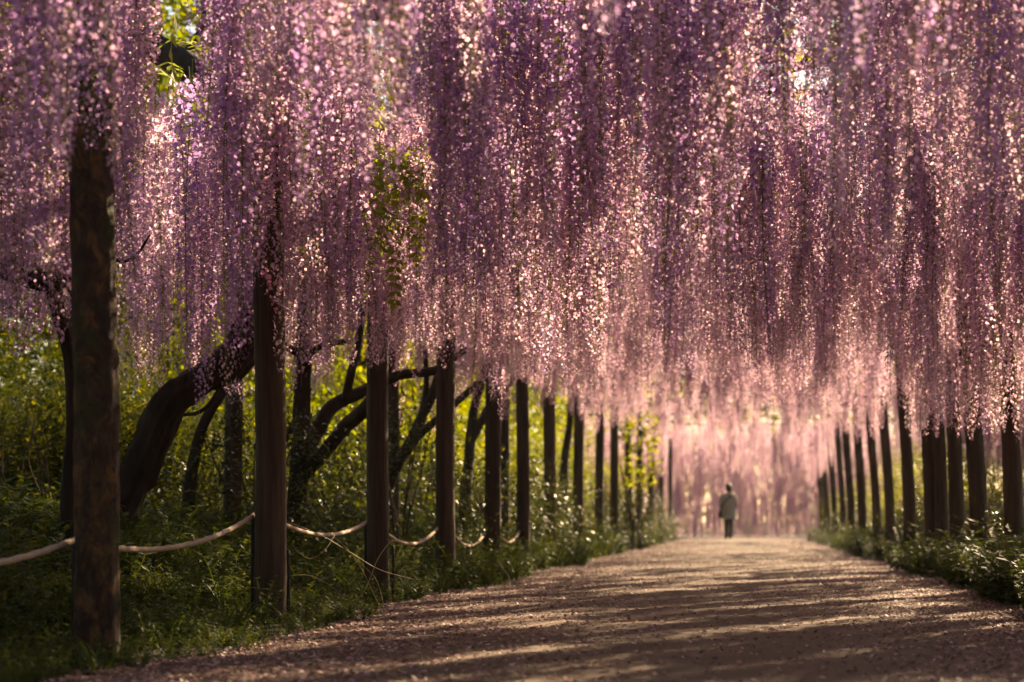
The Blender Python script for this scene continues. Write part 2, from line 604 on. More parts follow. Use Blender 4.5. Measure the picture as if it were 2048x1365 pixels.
stake(149, 7.9, 0.47, 0.014, 'dark rope stake close to the left side of the nearest mossy post', True)
stake(505, 10.68, 0.60, 0.012, 'pair of thin dark rods close to the left side of the second post', True)
stake(576, 10.75, 0.40, 0.010, 'short dark rod at the right foot of the second post')
stake(731, 13.8, 0.56, 0.012, 'thin dark rod close to the left side of the third post', True)
stake(786, 13.9, 0.40, 0.010, 'short dark rod at the right foot of the third post')
stake(873, 16.85, 0.52, 0.014, 'thin dark rod close to the left side of the fourth post', True)
stake(968, 19.9, 0.50, 0.015, 'thin dark rod close to the left side of the fifth post', True)


# ropes: twisted strands
def rope(a, b, sag, lab, grp, r=0.0125):
    a, b = Vector(a), Vector(b)
    n = max(24, int((b - a).length * 22))
    pts = []
    for i in range(n + 1):
        t = i / n
        p = a.lerp(b, t)
        p.z -= sag * 4 * t * (1 - t)
        pts.append(p)
    seg = 9
    V, F = [], []
    ax = (b - a).normalized()
    sd = ax.cross(Vector((0, 0, 1))).normalized()
    up = sd.cross(ax)
    for i, p in enumerate(pts):
        for k in range(seg):
            an = 2 * math.pi * k / seg
            tw = i * 0.55
            rr = r * (1 + 0.13 * math.cos(3 * (an - tw)))
            V.append(p + (sd * math.cos(an) + up * math.sin(an)) * rr)
    for i in range(n):
        for k in range(seg):
            k2 = (k + 1) % seg
            F.append((i * seg + k, i * seg + k2, (i + 1) * seg + k2, (i + 1) * seg + k))
    o = link('rope', mesh_np('rope', V, F, [M['rope']], smooth=True))
    return tag(o, lab, 'rope', grp)


GL = 'ropes between the left posts'
rope((LX - 0.06, 4.8, 0.50), P(150, 1080, 7.88), 0.10, 'sagging rope coming in from the left picture edge to the nearest mossy post', GL)
rope(P(205, 1093, 7.86), P(510, 1029, 10.66), 0.075, 'sagging pale rope between the nearest mossy post and the second post', GL)
rope(P(560, 1045, 10.64), P(735, 1043, 13.75), 0.08, 'rope between the second and third posts of the left row', GL)
rope(P(772, 1066, 13.75), P(878, 1053, 16.8), 0.11, 'sunlit sagging rope between the third and fourth posts of the left row', GL)
rope(P(908, 1070, 16.8), P(972, 1062, 19.8), 0.12, 'short bright rope between the fourth and fifth posts of the left row', GL)
rope(P(998, 1068, 19.8), P(1038, 1064, 22.3), 0.10, 'dim rope between the fifth and sixth posts of the left row', GL)
GR = 'ropes between the right posts'
rope(P(1975, 1050, 18.0), P(2040, 1062, 15.8), 0.19, 'hanging rope between the two nearest posts of the right row', GR)
rope(P(1926, 1058, 20.0), P(1957, 1046, 18.1), 0.12, 'rope between the second and third posts of the right row', GR)
rope(P(1830, 1056, 26.0), P(1858, 1058, 22.9), 0.15, 'rope between the fifth and sixth posts of the right row', GR)

# long beam of the trellis on the garden side
mb = MB()
tube(mb, [(0, 3.6, 0), (0.02, 20, 0.01), (-0.02, 42, -0.01), (0, 61, 0)], [0.06, 0.06, 0.06, 0.06], 12, 14, 0.06, 0.03, 0, 4)
o = link('trellis_pole', mb.mesh('trellis_pole', [M['timber']]))
o.location = (LX, 0, POST_TOP + 0.055)
tag(o, 'long round pole laid along the tops of the left posts under the blossom', 'pole')

# ------------------------------------------------------------------ blossom
FV = [(0, 0, 0), (-.50, .10, .28), (.50, .10, .28), (-.36, .02, .78), (.36, .02, .78), (0, -.08, .92), (0, .16, .42),   # banner
      (0, .08, -.04), (-.20, .46, .05), (.20, .46, .05), (0, .80, -.02), (0, .50, -.22)]                             # keel and wings
FF = [(0, 6, 1), (0, 2, 6), (1, 6, 3), (2, 4, 6), (3, 6, 5), (6, 4, 5), (7, 8, 11), (7, 11, 9), (8, 10, 11), (9, 11, 10), (7, 9, 8), (8, 9, 10)]


def raceme_mesh(L, n, rad, seed, material='petal', bare=0.0):
    g = np.random.default_rng(seed)
    t = (np.arange(n) + g.uniform(-0.5, 0.5, n)) / n
    t = np.clip(t, 0, 1)
    keep = g.random(n) > 0.08
    t = t[keep]
    n = len(t)
    ang = np.arange(n) * 2.39996 + g.normal(0, 0.35, n)
    env = np.where(t < 0.12, 0.55 + 0.45 * t / 0.12, 1.0) * (1 - t) ** 0.55 * 0.9 + 0.16
    r = rad * env * g.uniform(0.65, 1.15, n)
    sway = 0.02 * np.sin(t * 3 + seed)
    z = -0.05 - L * t
    x0, y0 = sway, 0.015 * np.sin(t * 4 + seed * 2)
    pos = np.stack([x0 + np.cos(ang) * r, y0 + np.sin(ang) * r, z - r * 0.15], -1)
    yaw = ang - math.pi / 2 + g.normal(0, 0.4, n)
    rot = rot_z(yaw) @ rot_x(g.normal(-0.35, 0.45, n)) @ rot_y(g.normal(0, 0.35, n))
    size = 0.0275 * (1 - 0.55 * t ** 1.5) * g.uniform(0.75, 1.2, n)
    V, F = spread(FV, FF, pos, rot, size)
    mi = [0] * len(F)
    # pedicels and stalk
    a = np.stack([x0, y0, z + 0.012], -1)
    PVs = np.stack([a, a + np.array([0, 0, 0.0035]), pos], 1).reshape(-1, 3)
    PFs = np.arange(len(PVs)).reshape(-1, 3) + len(V)
    V = np.concatenate([V, PVs])
    F = np.concatenate([F, PFs])
    mi += [1] * len(PFs)
    k = 9
    tt = np.linspace(0, 1.03, k)
    c = np.stack([0.02 * np.sin(tt * 3 + seed), 0.015 * np.sin(tt * 4 + seed * 2), -0.05 - L * tt + 0.08 * (tt == 0)], -1)
    tri = np.array([(math.cos(q), math.sin(q), 0) for q in (0, 2.09, 4.19)])
    w = (0.0035 * (1 - 0.7 * tt))[:, None, None]
    SV = (c[:, None] + tri[None] * w).reshape(-1, 3)
    SF = []
    for i in range(k - 1):
        for q in range(3):
            q2 = (q + 1) % 3
            SF += [(i * 3 + q, i * 3 + q2, i * 3 + 3 + q2), (i * 3 + q, i * 3 + 3 + q2, i * 3 + 3 + q)]
    SF = np.array(SF) + len(V)
    V = np.concatenate([V, SV])
    F = np.concatenate([F, SF])
    mi += [1] * len(SF)
    return mesh_np('raceme', V, F, [M[material], M['rachis']], mi)


VAR_L = [1.15, 1.0, 1.3, 0.85, 1.1, 0.7, 1.25, 0.95]
RACEMES = [raceme_mesh(L, int(205 * L + g), rd * 1.18, 40 + i) for i, (L, g, rd) in enumerate(zip(VAR_L, [10, 0, 15, 8, 25, 6, -8, 20], [.062, .055, .06, .065, .07, .055, .05, .06]))]


for i, (L, g, rd) in enumerate(zip(VAR_L[:5], [5, 12, -6, 14, 8], [.06, .062, .055, .06, .066])):
    VAR_L.append(L)
    RACEMES.append(raceme_mesh(L, int(195 * L + g), rd * 1.22, 70 + i, 'violet_petal'))


# compound wisteria leaf: a drooping stalk with paired leaflets
LFV = [(0, 0, 0), (-.26, .38, .03), (.26, .38, .03), (0, .42, -.03), (0, 1, -.06)]
LFF = [(0, 3, 1), (0, 2, 3), (1, 3, 4), (3, 2, 4)]


def spray_mesh(seed, pairs=6, L=0.26, leaf=0.075, material='vine_leaf', stalk='rachis'):
    g = np.random.default_rng(seed)
    pos, yaw, pit, sc = [], [], [], []
    for i in range(pairs):
        t = (i + 0.8) / pairs
        p = (0.02 * math.sin(t * 2 + seed), L * t, -0.30 * L * t * t)
        for s in (-1, 1):
            pos.append(p)
            yaw.append(s * -1.0 + g.normal(0, 0.15))
            pit.append(-0.35 + g.normal(0, 0.25))
            sc.append(leaf * (1 - 0.3 * t) * g.uniform(.85, 1.15))
    pos.append((0.02 * math.sin(2 + seed), L, -0.3 * L))
    yaw.append(0.0)
    pit.append(-0.6)
    sc.append(leaf)
    yaw, pit = np.array(yaw), np.array(pit)
    V, F = spread(LFV, LFF, np.array(pos), rot_z(yaw) @ rot_x(pit), np.array(sc))
    c = np.array([[0.02 * math.sin(t * 2 + seed), L * t, -0.3 * L * t * t] for t in np.linspace(0, 1, 4)])
    SV = np.concatenate([c + [0.002, 0, 0], c - [0.002, 0, 0.003]])
    SF = np.array([q for i in range(3) for q in ((i, i + 1, i + 5), (i, i + 5, i + 4))]) + len(V)
    mi = [0] * len(F) + [1] * len(SF)
    return mesh_np('leaf_spray', np.concatenate([V, SV]), np.concatenate([F, SF]), [M[material], M[stalk]], mi)


SPRAYS = [spray_mesh(i, 5 + i % 3, 0.24 + 0.03 * i) for i in range(4)]


# ------------------------------------------------------------------ the vines: trunk and branches, racemes, leaves
def hem(x, y):
    """height of the tips of the hanging blossom"""
    base = np.interp(y, [4, 9, 12, 16, 20, 30, 41, 46, 54, 60], [1.75, 1.65, 1.66, 1.78, 1.92, 2.12, 2.35, 2.15, 1.88, 1.9])
    if x < -3.0:
        base -= 0.08
    if x > 1.4:
        base -= 0.35
    return base


def canopy(y0, y1, x0, x1, dens, seed):
    """(x, y, top, length) of racemes over a stretch of the trellis: they hang in clusters with thin places between"""
    g = np.random.default_rng(seed)
    out = []
    for _ in range(int((y1 - y0) * (x1 - x0) * dens / 5.0)):
        cx, cy = g.uniform(x0, x1), g.uniform(y0, y1)
        c = mnoise.noise(Vector((cx * 1.0, cy * 0.7, 7.7))) + 0.5 * mnoise.noise(Vector((cx * 2.7, cy * 2.1, 1.7)))
        if c < (-0.70 if y0 < 25 else -0.30) + 0.25 * g.random():
            continue
        ctip = abs(g.normal(0, 0.30)) - 0.10 + 0.32 * mnoise.noise(Vector((cx * 1.7, cy * 1.7, 3))) - 0.15 * (c > 0.35)
        if g.random() < 0.30:
            ctip += g.uniform(0.2, 0.8)
        for k in range(int(g.integers(4, 9))):
            px, py = cx + g.normal(0, .10), cy + g.normal(0, .10)
            top = 3.12 + g.uniform(-.22, .16)
            tip = hem(px, py) + ctip + abs(g.normal(0, .14))
            ax = px / py
            if -0.197 < ax < -0.155 and py < 11.5 and g.random() < 0.92:       # a thin place before the third post
                if g.random() < 0.55:
                    continue
                tip = max(tip, EYE + 0.200 * py + g.uniform(0, .15))
            if -0.314 < ax < -0.264 and py < 12.6:       # and one under the dark limb
                continue
            out.append((px, py, top, max(0.45, top - tip)))
    if 12 < y0 < 30:                                     # short racemes close under the roof
        for _ in range(int((y1 - y0) * (min(x1, 3.2) - max(x0, -2.8)) * 4.5)):
            out.append((g.uniform(max(x0, -2.8), min(x1, 3.2)), g.uniform(y0, y1), 3.22 + g.uniform(-.1, .1), g.uniform(.45, .75)))
    return out


SHARED = {}


def pick(g, length, violet):
    """the variant nearest the wanted length, so that florets keep their proportions"""
    ks = range(8, 13) if g.random() < violet else range(8)
    return min(ks, key=lambda q: abs(VAR_L[q] - length) + 0.35 * g.random())


def build_vine(label, tops, seed, trunk_fn, leaf_n, leaf_box, loc, violet=0.0):
    g = np.random.default_rng(seed)
    root = empty('wisteria_vine', loc)
    tag(root, label, 'wisteria', 'wisteria vines over the path')
    off = Vector(loc)
    trunk_fn(root, off)
    tops = sorted(tops, key=lambda r: r[1])
    vis, rest = [], []
    for r in tops:
        d = r[1]
        px = VX + r[0] * FPX / d
        tip = VY - (r[2] - r[3] - EYE) * FPX / d
        inview = d > 4.1 and -20 < px < 2068 and tip > 10
        (vis if inview and len(vis) < 292 else rest).append(r)
    for r in vis:
        k = pick(g, r[3], violet)
        o = link('raceme', RACEMES[k], root)
        SHARED.setdefault(k, o)
        s = r[3] / VAR_L[k]
        w = 0.5 + 0.5 * s
        o.location = Vector((r[0], r[1], r[2])) - off
        o.rotation_euler = (g.normal(0, 0.035), g.normal(0, 0.035), g.uniform(0, 6.28))
        o.scale = (w, w, s)
    if rest:
        pos, rot, scl, idx = [], [], [], []
        for r in rest:
            k = pick(g, r[3], violet)
            s = r[3] / VAR_L[k]
            w = 0.5 + 0.5 * s
            pos.append(Vector((r[0], r[1], r[2])) - off)
            rot.append((g.normal(0, .035), g.normal(0, .035), g.uniform(0, 6.28)))
            scl.append((w, w, s))
            idx.append(k)
        o = link('raceme', bpy.data.meshes.new('raceme_points'), root)
        tag(o, kind='stuff')
        LATE.append((o, 'raceme', pos, rot, scl, idx))
    if leaf_n:
        x0, x1, y0, y1, z0, z1 = leaf_box
        pos, rot, scl, idx = [], [], [], []
        while len(pos) < leaf_n:
            p = Vector((g.uniform(x0, x1), g.uniform(y0, y1), g.uniform(z0, z1)))
            if mnoise.noise(Vector((p.x * .7, p.y * .55, 2.2))) + 0.4 * mnoise.noise(Vector((p.x * 2, p.y * 2, 5))) < LEAF_CUT - 0.5 * g.random():
                continue
            pos.append(p - off)
            rot.append((g.normal(-0.2, 0.4), g.normal(0, 0.4), g.uniform(0, 6.28)))
            s = g.uniform(0.8, 1.5)
            scl.append((s, s, s))
            idx.append(int(g.integers(0, 4)))
        o = link('foliage', bpy.data.meshes.new('foliage_points'), root)
        tag(o, kind='stuff')
        LATE.append((o, 'spray', pos, rot, scl, idx))
    return root


LEAF_CUT = 0.16
LATE = []


def limb(root, off, name, pts, radii, seg=14, per=10, rough=.16, ridge=.16, seed=0.0, label=None):
    pts = [Vector(p) for p in pts]
    if name == 'trunk':                                  # flare into the ground
        b = pts[0].copy()
        b.z = ground_z(b.x, b.y) - 0.15
        if b.z < pts[0].z - 0.2:
            mid = pts[0].lerp(b, .6)
            pts, radii = [b, mid] + pts, [radii[0] * 1.5, radii[0] * 1.15] + list(radii)
    mb = MB()
    tube(mb, [p - off for p in pts], radii, seg, per, rough, ridge, 0, seed)
    o = link(name, mb.mesh(name, [M['bark']]), root)
    if label:
        o['label'] = label
    return o


def roof_branches(root, off, y0, y1, x0, x1, n, seed, z=3.2):
    g = random.Random(seed)
    for i in range(n):
        y = y0 + (y1 - y0) * (i + g.random()) / n
        x = g.uniform(x0, x0 + 0.6)
        pts = [(x, y, z)]
        while x < x1 - 0.5:
            x += g.uniform(0.7, 1.2)
            y += g.uniform(-1.1, 1.1)
            pts.append((min(x, x1), y, z + g.uniform(-.07, .10)))
        m = len(pts)
        limb(root, off, 'branch', pts, [0.045 * (1 - 0.75 * k / (m - 1)) for k in range(m)], 7, 4, .12, .1, seed + i)


# 1 nearest: trunk by the slim prop, its limb bending to the left
def trunk_1(root, off):
    limb(root, off, 'trunk', [P(136, 1020, 10.6), P(146, 860, 10.6), P(140, 720, 10.6), P(112, 610, 10.5), P(104, 560, 10.4)], [.042, .038, .034, .038, .038], 14, 10, .15, .15, 1)
    limb(root, off, 'limb', [P(150, 572, 10.4), P(90, 562, 10.3), P(20, 540, 10.1), P(-80, 520, 9.9), P(-200, 440, 9.6)], [.045, .06, .064, .06, .05], 16, 10, .14, .14, 2)
    limb(root, off, 'limb', [P(190, 10, 12.3), P(290, 85, 12.2), P(370, 130, 12.1), P(430, 170, 12.0), P(520, 190, 11.8)], [.075, .085, .09, .085, .05], 16, 10, .14, .14, 3)
    limb(root, off, 'branch', [P(365, 115, 12.15), P(385, 90, 12.15), P(405, 50, 12.1), P(412, -10, 12.1)], [.03, .024, .018, .014], 10, 6, .1, .1, 4)
    limb(root, off, 'branch', [P(230, 520, 11.6), P(250, 523, 11.6), P(275, 508, 11.6), P(300, 470, 11.6)], [.012, .01, .009, .006], 8, 5)
    limb(root, off, 'branch', [P(205, 440, 11.6), P(225, 470, 11.5), P(240, 400, 11.5), P(262, 350, 11.4)], [.014, .012, .01, .008], 8, 5)
    roof_branches(root, off, 4.5, 9.5, -5.2, 2.7, 4, 5)


# 2 the thick curved trunk
def trunk_2(root, off):
    limb(root, off, 'trunk', [P(228, 1050, 12.2), P(262, 975, 12.2), P(300, 900, 12.2), P(335, 815, 12.2), P(385, 770, 12.25), P(440, 735, 12.3), P(490, 670, 12.35), P(520, 590, 12.4), P(535, 480, 12.5), P(560, 330, 12.6), P(620, 180, 12.7)],
         [.125, .105, .10, .098, .09, .092, .095, .085, .08, .075, .06], 40, 14, .18, .34, 8)
    limb(root, off, 'stem', [P(352, 830, 13.0), P(395, 826, 13.0), P(425, 800, 13.0), P(448, 745, 13.0), P(455, 680, 13.0)], [.012, .013, .012, .012, .01], 8, 8, .05, .05, 10, 'pale thin looping stem')
    roof_branches(root, off, 9.5, 13.5, -2.2, 2.7, 4, 15)


# 3 the slim leaning trunk beside the garden prop
def trunk_3(root, off):
    limb(root, off, 'trunk', [P(376, 1010, 15.2), P(385, 940, 15.2), P(402, 865, 15.2), P(440, 790, 15.2), P(490, 735, 15.2), P(520, 690, 15.3), P(545, 560, 15.3), P(580, 330, 15.4)], [.05, .042, .038, .04, .04, .04, .035, .03], 20, 12, .16, .30, 12)
    limb(root, off, 'branch', [P(566, 690, 15.4), P(585, 700, 15.4), P(610, 712, 15.5), P(650, 690, 15.5), P(700, 683, 15.5)], [.03, .03, .03, .026, .02], 10, 8, .15, .1, 13)
    roof_branches(root, off, 13.5, 18.5, -3.4, 2.7, 6, 25)


# 4 forked trunk between the second and third posts
def trunk_4(root, off):
    limb(root, off, 'trunk', [P(592, 1020, 16.2), P(600, 940, 16.2), P(604, 850, 16.2), P(606, 760, 16.2), P(608, 690, 16.2), P(615, 560, 16.3), P(640, 380, 16.5)], [.085, .075, .068, .065, .065, .06, .05], 22, 12, .16, .30, 16)
    limb(root, off, 'limb', [P(600, 930, 16.2), P(632, 870, 16.3), P(665, 812, 16.4), P(735, 778, 16.6), P(800, 750, 16.8), P(872, 740, 17.0), P(930, 700, 17.2)], [.06, .055, .05, .045, .04, .035, .03], 20, 12, .16, .30, 17)
    limb(root, off, 'limb', [P(598, 960, 16.25), P(650, 905, 16.1), P(690, 855, 16.0), P(745, 800, 15.9), P(790, 700, 16.0)], [.05, .05, .05, .048, .03], 20, 12, .16, .30, 18)
    limb(root, off, 'limb', [P(690, 802, 16.4), P(704, 740, 16.4), P(716, 690, 16.5), P(728, 600, 16.6)], [.035, .035, .032, .03], 16, 10, .16, .28, 19)
    limb(root, off, 'limb', [P(520, 930, 16.3), P(575, 870, 16.3), P(604, 820, 16.2)], [.035, .035, .03], 16, 10, .16, .28, 20)
    roof_branches(root, off, 18.5, 25, -3.2, 2.6, 6, 35)


def trunk_5(root, off):
    limb(root, off, 'trunk', [P(764, 1000, 19.0), P(790, 935, 19.0), P(822, 885, 19.0), P(845, 830, 19.0), P(872, 770, 19.0), P(905, 640, 19.2)], [.07, .06, .055, .05, .045, .04], 20, 12, .16, .30, 22)
    limb(root, off, 'limb', [P(795, 930, 19.0), P(835, 875, 19.2), P(878, 835, 19.4), P(930, 790, 19.8), P(990, 730, 20.2)], [.045, .04, .036, .034, .03], 16, 10, .16, .28, 23)
    limb(root, off, 'limb', [P(842, 835, 19.0), P(852, 780, 19.0), P(850, 700, 19.0)], [.03, .03, .025], 16, 10, .16, .28, 24)
    roof_branches(root, off, 25, 33, -3.0, 2.6, 6, 45)


def trunk_6(root, off):
    limb(root, off, 'trunk', [P(930, 1010, 24.0), P(940, 900, 24.0), P(948, 820, 24.0), P(970, 740, 24.0), P(1000, 620, 24.2)], [.07, .06, .055, .05, .045], 16, 10, .16, .28, 26)
    limb(root, off, 'limb', [P(944, 880, 24.0), P(975, 820, 24.3), P(1010, 780, 24.6), P(1050, 730, 25)], [.05, .045, .04, .03], 16, 10, .16, .28, 27)
    roof_branches(root, off, 33, 43, -3.0, 2.6, 6, 55)


def trunk_7(root, off):
    limb(root, off, 'trunk', [P(1130, 1040, 34.0), P(1128, 930, 34.0), P(1138, 860, 34.0), P(1150, 760, 34.0), P(1180, 690, 34.2)], [.08, .07, .06, .055, .045], 16, 10, .16, .28, 28)
    roof_branches(root, off, 43, 54, -4.0, 2.6, 6, 65)


def trunk_8(root, off):
    limb(root, off, 'trunk', [(3.0, 74, -0.2), (2.9, 74, 1.0), (2.6, 74, 2.2), (1.8, 73.5, 3.3)], [.13, .11, .1, .06], 16, 10, .16, .28, 30)
    limb(root, off, 'limb', [(2.7, 74, 2.0), (1.4, 74.4, 2.9), (.1, 74, 3.3), (-1.4, 74, 3.4)], [.08, .07, .06, .04], 16, 10, .16, .28, 31)


def trunk_9(root, off):
    limb(root, off, 'trunk', [(4.5, 33.0, 0), (4.45, 33, 1.2), (4.6, 32.6, 2.2), (4.9, 32, 3.3)], [.05, .045, .04, .04], 16, 10, .16, .28, 33)
    limb(root, off, 'limb', [(4.47, 33, 1.0), (4.2, 33.4, 2.0), (4.0, 34, 3.2)], [.035, .03, .03], 16, 10, .16, .28, 34)
    roof_branches(root, off, 24, 40, 3.8, 8.0, 5, 75)


def before_posts(marks, seed):
    """racemes hanging on the path side of the posts, and long single ones at the hem: (px, py of the tip, distance, spread, count)"""
    g = np.random.default_rng(seed)
    out = []
    for px, py, d, w, n in marks:
        for k in range(n):
            dd = d + g.normal(0, .22)
            x = (px - VX) * d / FPX + g.normal(0, w)
            tip = EYE + (VY - py) * d / FPX + abs(g.normal(0, .16)) * (k > 0)
            out.append((x, dd, 3.15, max(.5, 3.15 - tip)))
    return out


def fill_thin(tops, seed):
    """a few more racemes where the near canopy would let the bare sky show"""
    g = np.random.default_rng(seed)
    out = list(tops)
    for px in range(-10, 2070, 22):
        if 285 < px < 420 or 715 < px < 890:
            continue
        have = sum(1 for (x, y, t, l) in out if 6 < y < 9.5 and abs(VX + x * FPX / y - px) < 26 and VY - (t - l - EYE) * FPX / y > 130)
        for _ in range(max(0, 6 - have)):
            d = g.uniform(7.8, 9.4)
            tip = EYE + (VY - g.uniform(110, 330)) * d / FPX
            out.append(((px - VX) * d / FPX + g.normal(0, .03), d, 3.15 + g.uniform(-.05, .1), max(.45, 3.12 - tip)))
    return out


V_BASE = [P(136, 1045, 10.6), P(228, 1045, 12.2), P(376, 1045, 15.2), P(592, 1045, 16.2), P(764, 1045, 19), P(930, 1045, 24), P(1130, 1045, 34), Vector((3.0, 74, 0)), Vector((4.5, 33, 0))]
for b in V_BASE:
    b.z = ground_z(b.x, b.y)
D0 = 15
build_vine('nearest wisteria vine, large blurred purple racemes along the top, slim trunk behind the mossy post', fill_thin(canopy(-9, 4.2, -5.2, 2.9, D0, 10) + canopy(4.2, 7.2, -5.2, 3.6, D0 * .45, 11) + canopy(7.2, 9.5, -5.2, 3.6, D0 * 1.5, 1) + before_posts([(205, 285, 7.2, .07, 7), (150, 190, 7.2, .06, 5), (560, 60, 8.4, .15, 8), (1080, 60, 9, .1, 8), (1760, 130, 7.8, .16, 14), (1880, 70, 8.2, .16, 14), (1830, 200, 9.3, .15, 10)], 4), 44), 1, trunk_1, 600, (-5.4, 2.8, -9, 9.5, 3.05, 3.5), V_BASE[0], .55)  # canopy runs on unseen behind the camera, added to cut the sky fill
build_vine('wisteria vine with the thick curved trunk between the first and second posts', canopy(9.5, 13.5, -5.4, 4.2, D0 * 1.7, 2) + before_posts([(540, 575, 9.95, .10, 16), (392, 790, 11.6, .06, 5), (500, 668, 11.0, .08, 6), (620, 712, 11.9, .06, 6), (690, 655, 12.2, .09, 7), (300, 700, 11.8, .10, 7), (60, 700, 11.2, .15, 6)], 5), 2, trunk_2, 230, (-5.6, 2.8, 9.5, 13.5, 3.0, 3.5), V_BASE[1], .35)
build_vine('wisteria vine with a slim leaning trunk left of the second post', canopy(13.5, 18.5, -4.5, 4.4, D0 * 1.05, 3) + before_posts([(757, 738, 13.15, .10, 16), (893, 690, 16.1, .12, 14), (820, 690, 14.6, .12, 8)], 6), 3, trunk_3, 240, (-3.4, 2.8, 13.5, 18.5, 3.0, 3.5), V_BASE[2], .10)
build_vine('wisteria vine with a trunk forked low down between the second and third posts', canopy(18.5, 25, -3.6, 4.4, D0 * .85, 4) + before_posts([(985, 765, 19.0, .12, 14), (1045, 760, 21.6, .12, 12), (1100, 790, 24.6, .14, 12)], 7), 4, trunk_4, 150, (-3.2, 2.8, 18.5, 25, 3.0, 3.5), V_BASE[3])
build_vine('wisteria vine with crooked dark limbs between the third and fourth posts', canopy(25, 33, -3.1, 4.2, D0 * .62, 5), 5, trunk_5, 120, (-3.1, 2.8, 25, 33, 3.0, 3.5), V_BASE[4])
build_vine('wisteria vine with its trunk between the fourth and fifth posts', canopy(33, 43, -3.0, 3.8, D0 * .48, 6), 6, trunk_6, 220, (-3, 2.8, 33, 43, 3.0, 3.5), V_BASE[5])
build_vine('wisteria vine with pale sunlit pink blossom over the path before the walking person', canopy(43, 51, -3.6, 2.8, D0 * .18, 7) + canopy(51, 55.5, -3.8, 3.2, D0 * .6, 17), 7, trunk_7, 110, (-4, 2.8, 43, 54, 3.0, 3.5), V_BASE[6])


def far_wall(seed):
    g = np.random.default_rng(seed)
    out = []
    for i in range(3500):
        x = g.uniform(-7, 7)
        y = g.uniform(69.5, 74)
        top = g.uniform(0.5, 4.2) + 0.6 * mnoise.noise(Vector((x, y, 0)))
        ln = g.uniform(0.6, 1.2)
        if top - ln < 0.02:
            ln = max(.45, top - .02)
        out.append((x, y, top, ln))
    return out


build_vine('far mass of pale pink wisteria blossom closing the end of the path behind the person', far_wall(8), 8, trunk_8, 150, (-5, 5, 70, 76, 2.5, 4.2), V_BASE[7])


def right_side(seed):
    out = [(x, y, t + 0.1, l + 0.5) for (x, y, t, l) in canopy(22, 42, 3.6, 8.5, 16, seed)]
    return out


build_vine('wisteria vine hanging beyond the right row of posts, blossom glinting between them', right_side(9), 9, trunk_9, 60, (3.6, 8.5, 22, 42, 3.0, 3.5), V_BASE[8])

# a small bright raceme in front of the second post
pr = link('raceme', raceme_mesh(0.24, 34, 0.05, 99, 'pink_petal'), bpy.data.objects['wisteria_vine.001'])
pr.location = P(549, 520, 10.35) - V_BASE[1]
pr['label'] = 'short bright magenta pink raceme before the second post'

src_r = []
for k in range(len(RACEMES)):
    src_r.append(SHARED[k])
# leaf sprays that show singly, at the gaps of the blossom; they also serve the scatter
leafy_root = bpy.data.objects['wisteria_vine.002']
src_s = []
for i in range(84):
    p = P(random.gauss(800, 55), random.gauss(360, 60), random.uniform(11.3, 12.3))
    o = link('leaf_spray', SPRAYS[i % 4], leafy_root)
    o.location = p - V_BASE[2]
    o.rotation_euler = (random.gauss(-.3, .5), random.gauss(0, .5), random.uniform(0, 6.28))
    s = random.uniform(0.7, 1.1)
    o.scale = (s, s, s)
    if i < 4:
        src_s.append(o)
near_root = bpy.data.objects['wisteria_vine']
for i in range(30):
    p = P(random.gauss(75, 38), random.gauss(75, 50), random.uniform(8.2, 9.2))
    o = link('leaf_spray', SPRAYS[i % 4], near_root)
    o.location = p - V_BASE[0]
    o.rotation_euler = (random.gauss(-.3, .5), random.gauss(0, .5), random.uniform(0, 6.28))
    o.scale = (random.uniform(.7, 1.0),) * 3
for o, kind, pos, rot, scl, idx in LATE:
    gn_scatter(o, src_r if kind == 'raceme' else src_s, pos, rot, scl, idx)

# ------------------------------------------------------------------ shrubs and trees behind
BLV = [(0, 0, 0), (-.24, .45, .04), (.24, .45, .04), (0, .5, -.03), (0, 1, -.05)]


def crown_mesh(name, rx, ry, rz, clumps, per, leaf, seed, material='bush_leaf', hollow=0.45):
    g = np.random.default_rng(seed)
    c = g.normal(0, 1, (clumps, 3))
    c /= np.linalg.norm(c, axis=1)[:, None]
    c *= (hollow + (1 - hollow) * g.random((clumps, 1)) ** 0.6)
    c *= np.array([rx, ry, rz])
    c = np.repeat(c, per, 0)
    n = len(c)
    pos = c + g.normal(0, 1, (n, 3)) * np.array([rx, ry, rz]) * 0.115
    rot = rot_z(g.uniform(0, 6.28, n)) @ rot_x(g.normal(-0.35, 0.55, n)) @ rot_y(g.normal(0, 0.4, n))
    V, F = spread(BLV, LFF, pos, rot, leaf * g.uniform(0.6, 1.3, n))
    return mesh_np(name, V, F, [M[material]])


SPRIG = [crown_mesh('crown', .55, .5, .9, 44, 11, .13, 9)]
CROWNS = [crown_mesh('crown', 1.5, 1.3, 1.4, 150, 34, 0.085, 5), crown_mesh('crown', 1.3, 1.2, 1.8, 150, 34, 0.075, 6),
          crown_mesh('crown', 1.7, 1.4, 1.2, 160, 32, 0.095, 7), crown_mesh('crown', 1.2, 1.2, 1.3, 110, 30, 0.07, 8)]


def stems_mesh(h, n, seed, r=0.022):
    g = random.Random(seed)
    mb = MB()
    for i in range(n):
        a = g.uniform(0, 6.28)
        sp = g.uniform(0.2, 0.75)
        pts = [(0.12 * math.cos(a), 0.12 * math.sin(a), -.15), (0.25 * sp * math.cos(a), .25 * sp * math.sin(a), h * .35),
               (.7 * sp * math.cos(a + .3), .7 * sp * math.sin(a + .3), h * .75), (1.0 * sp * math.cos(a + .2), 1.0 * sp * math.sin(a + .2), h * 1.15)]
        tube(mb, pts, [r, r * .8, r * .55, r * .25], 6, 4, .1, .1, 0, seed + i)
    return mb.mesh('stems', [M['stick']])


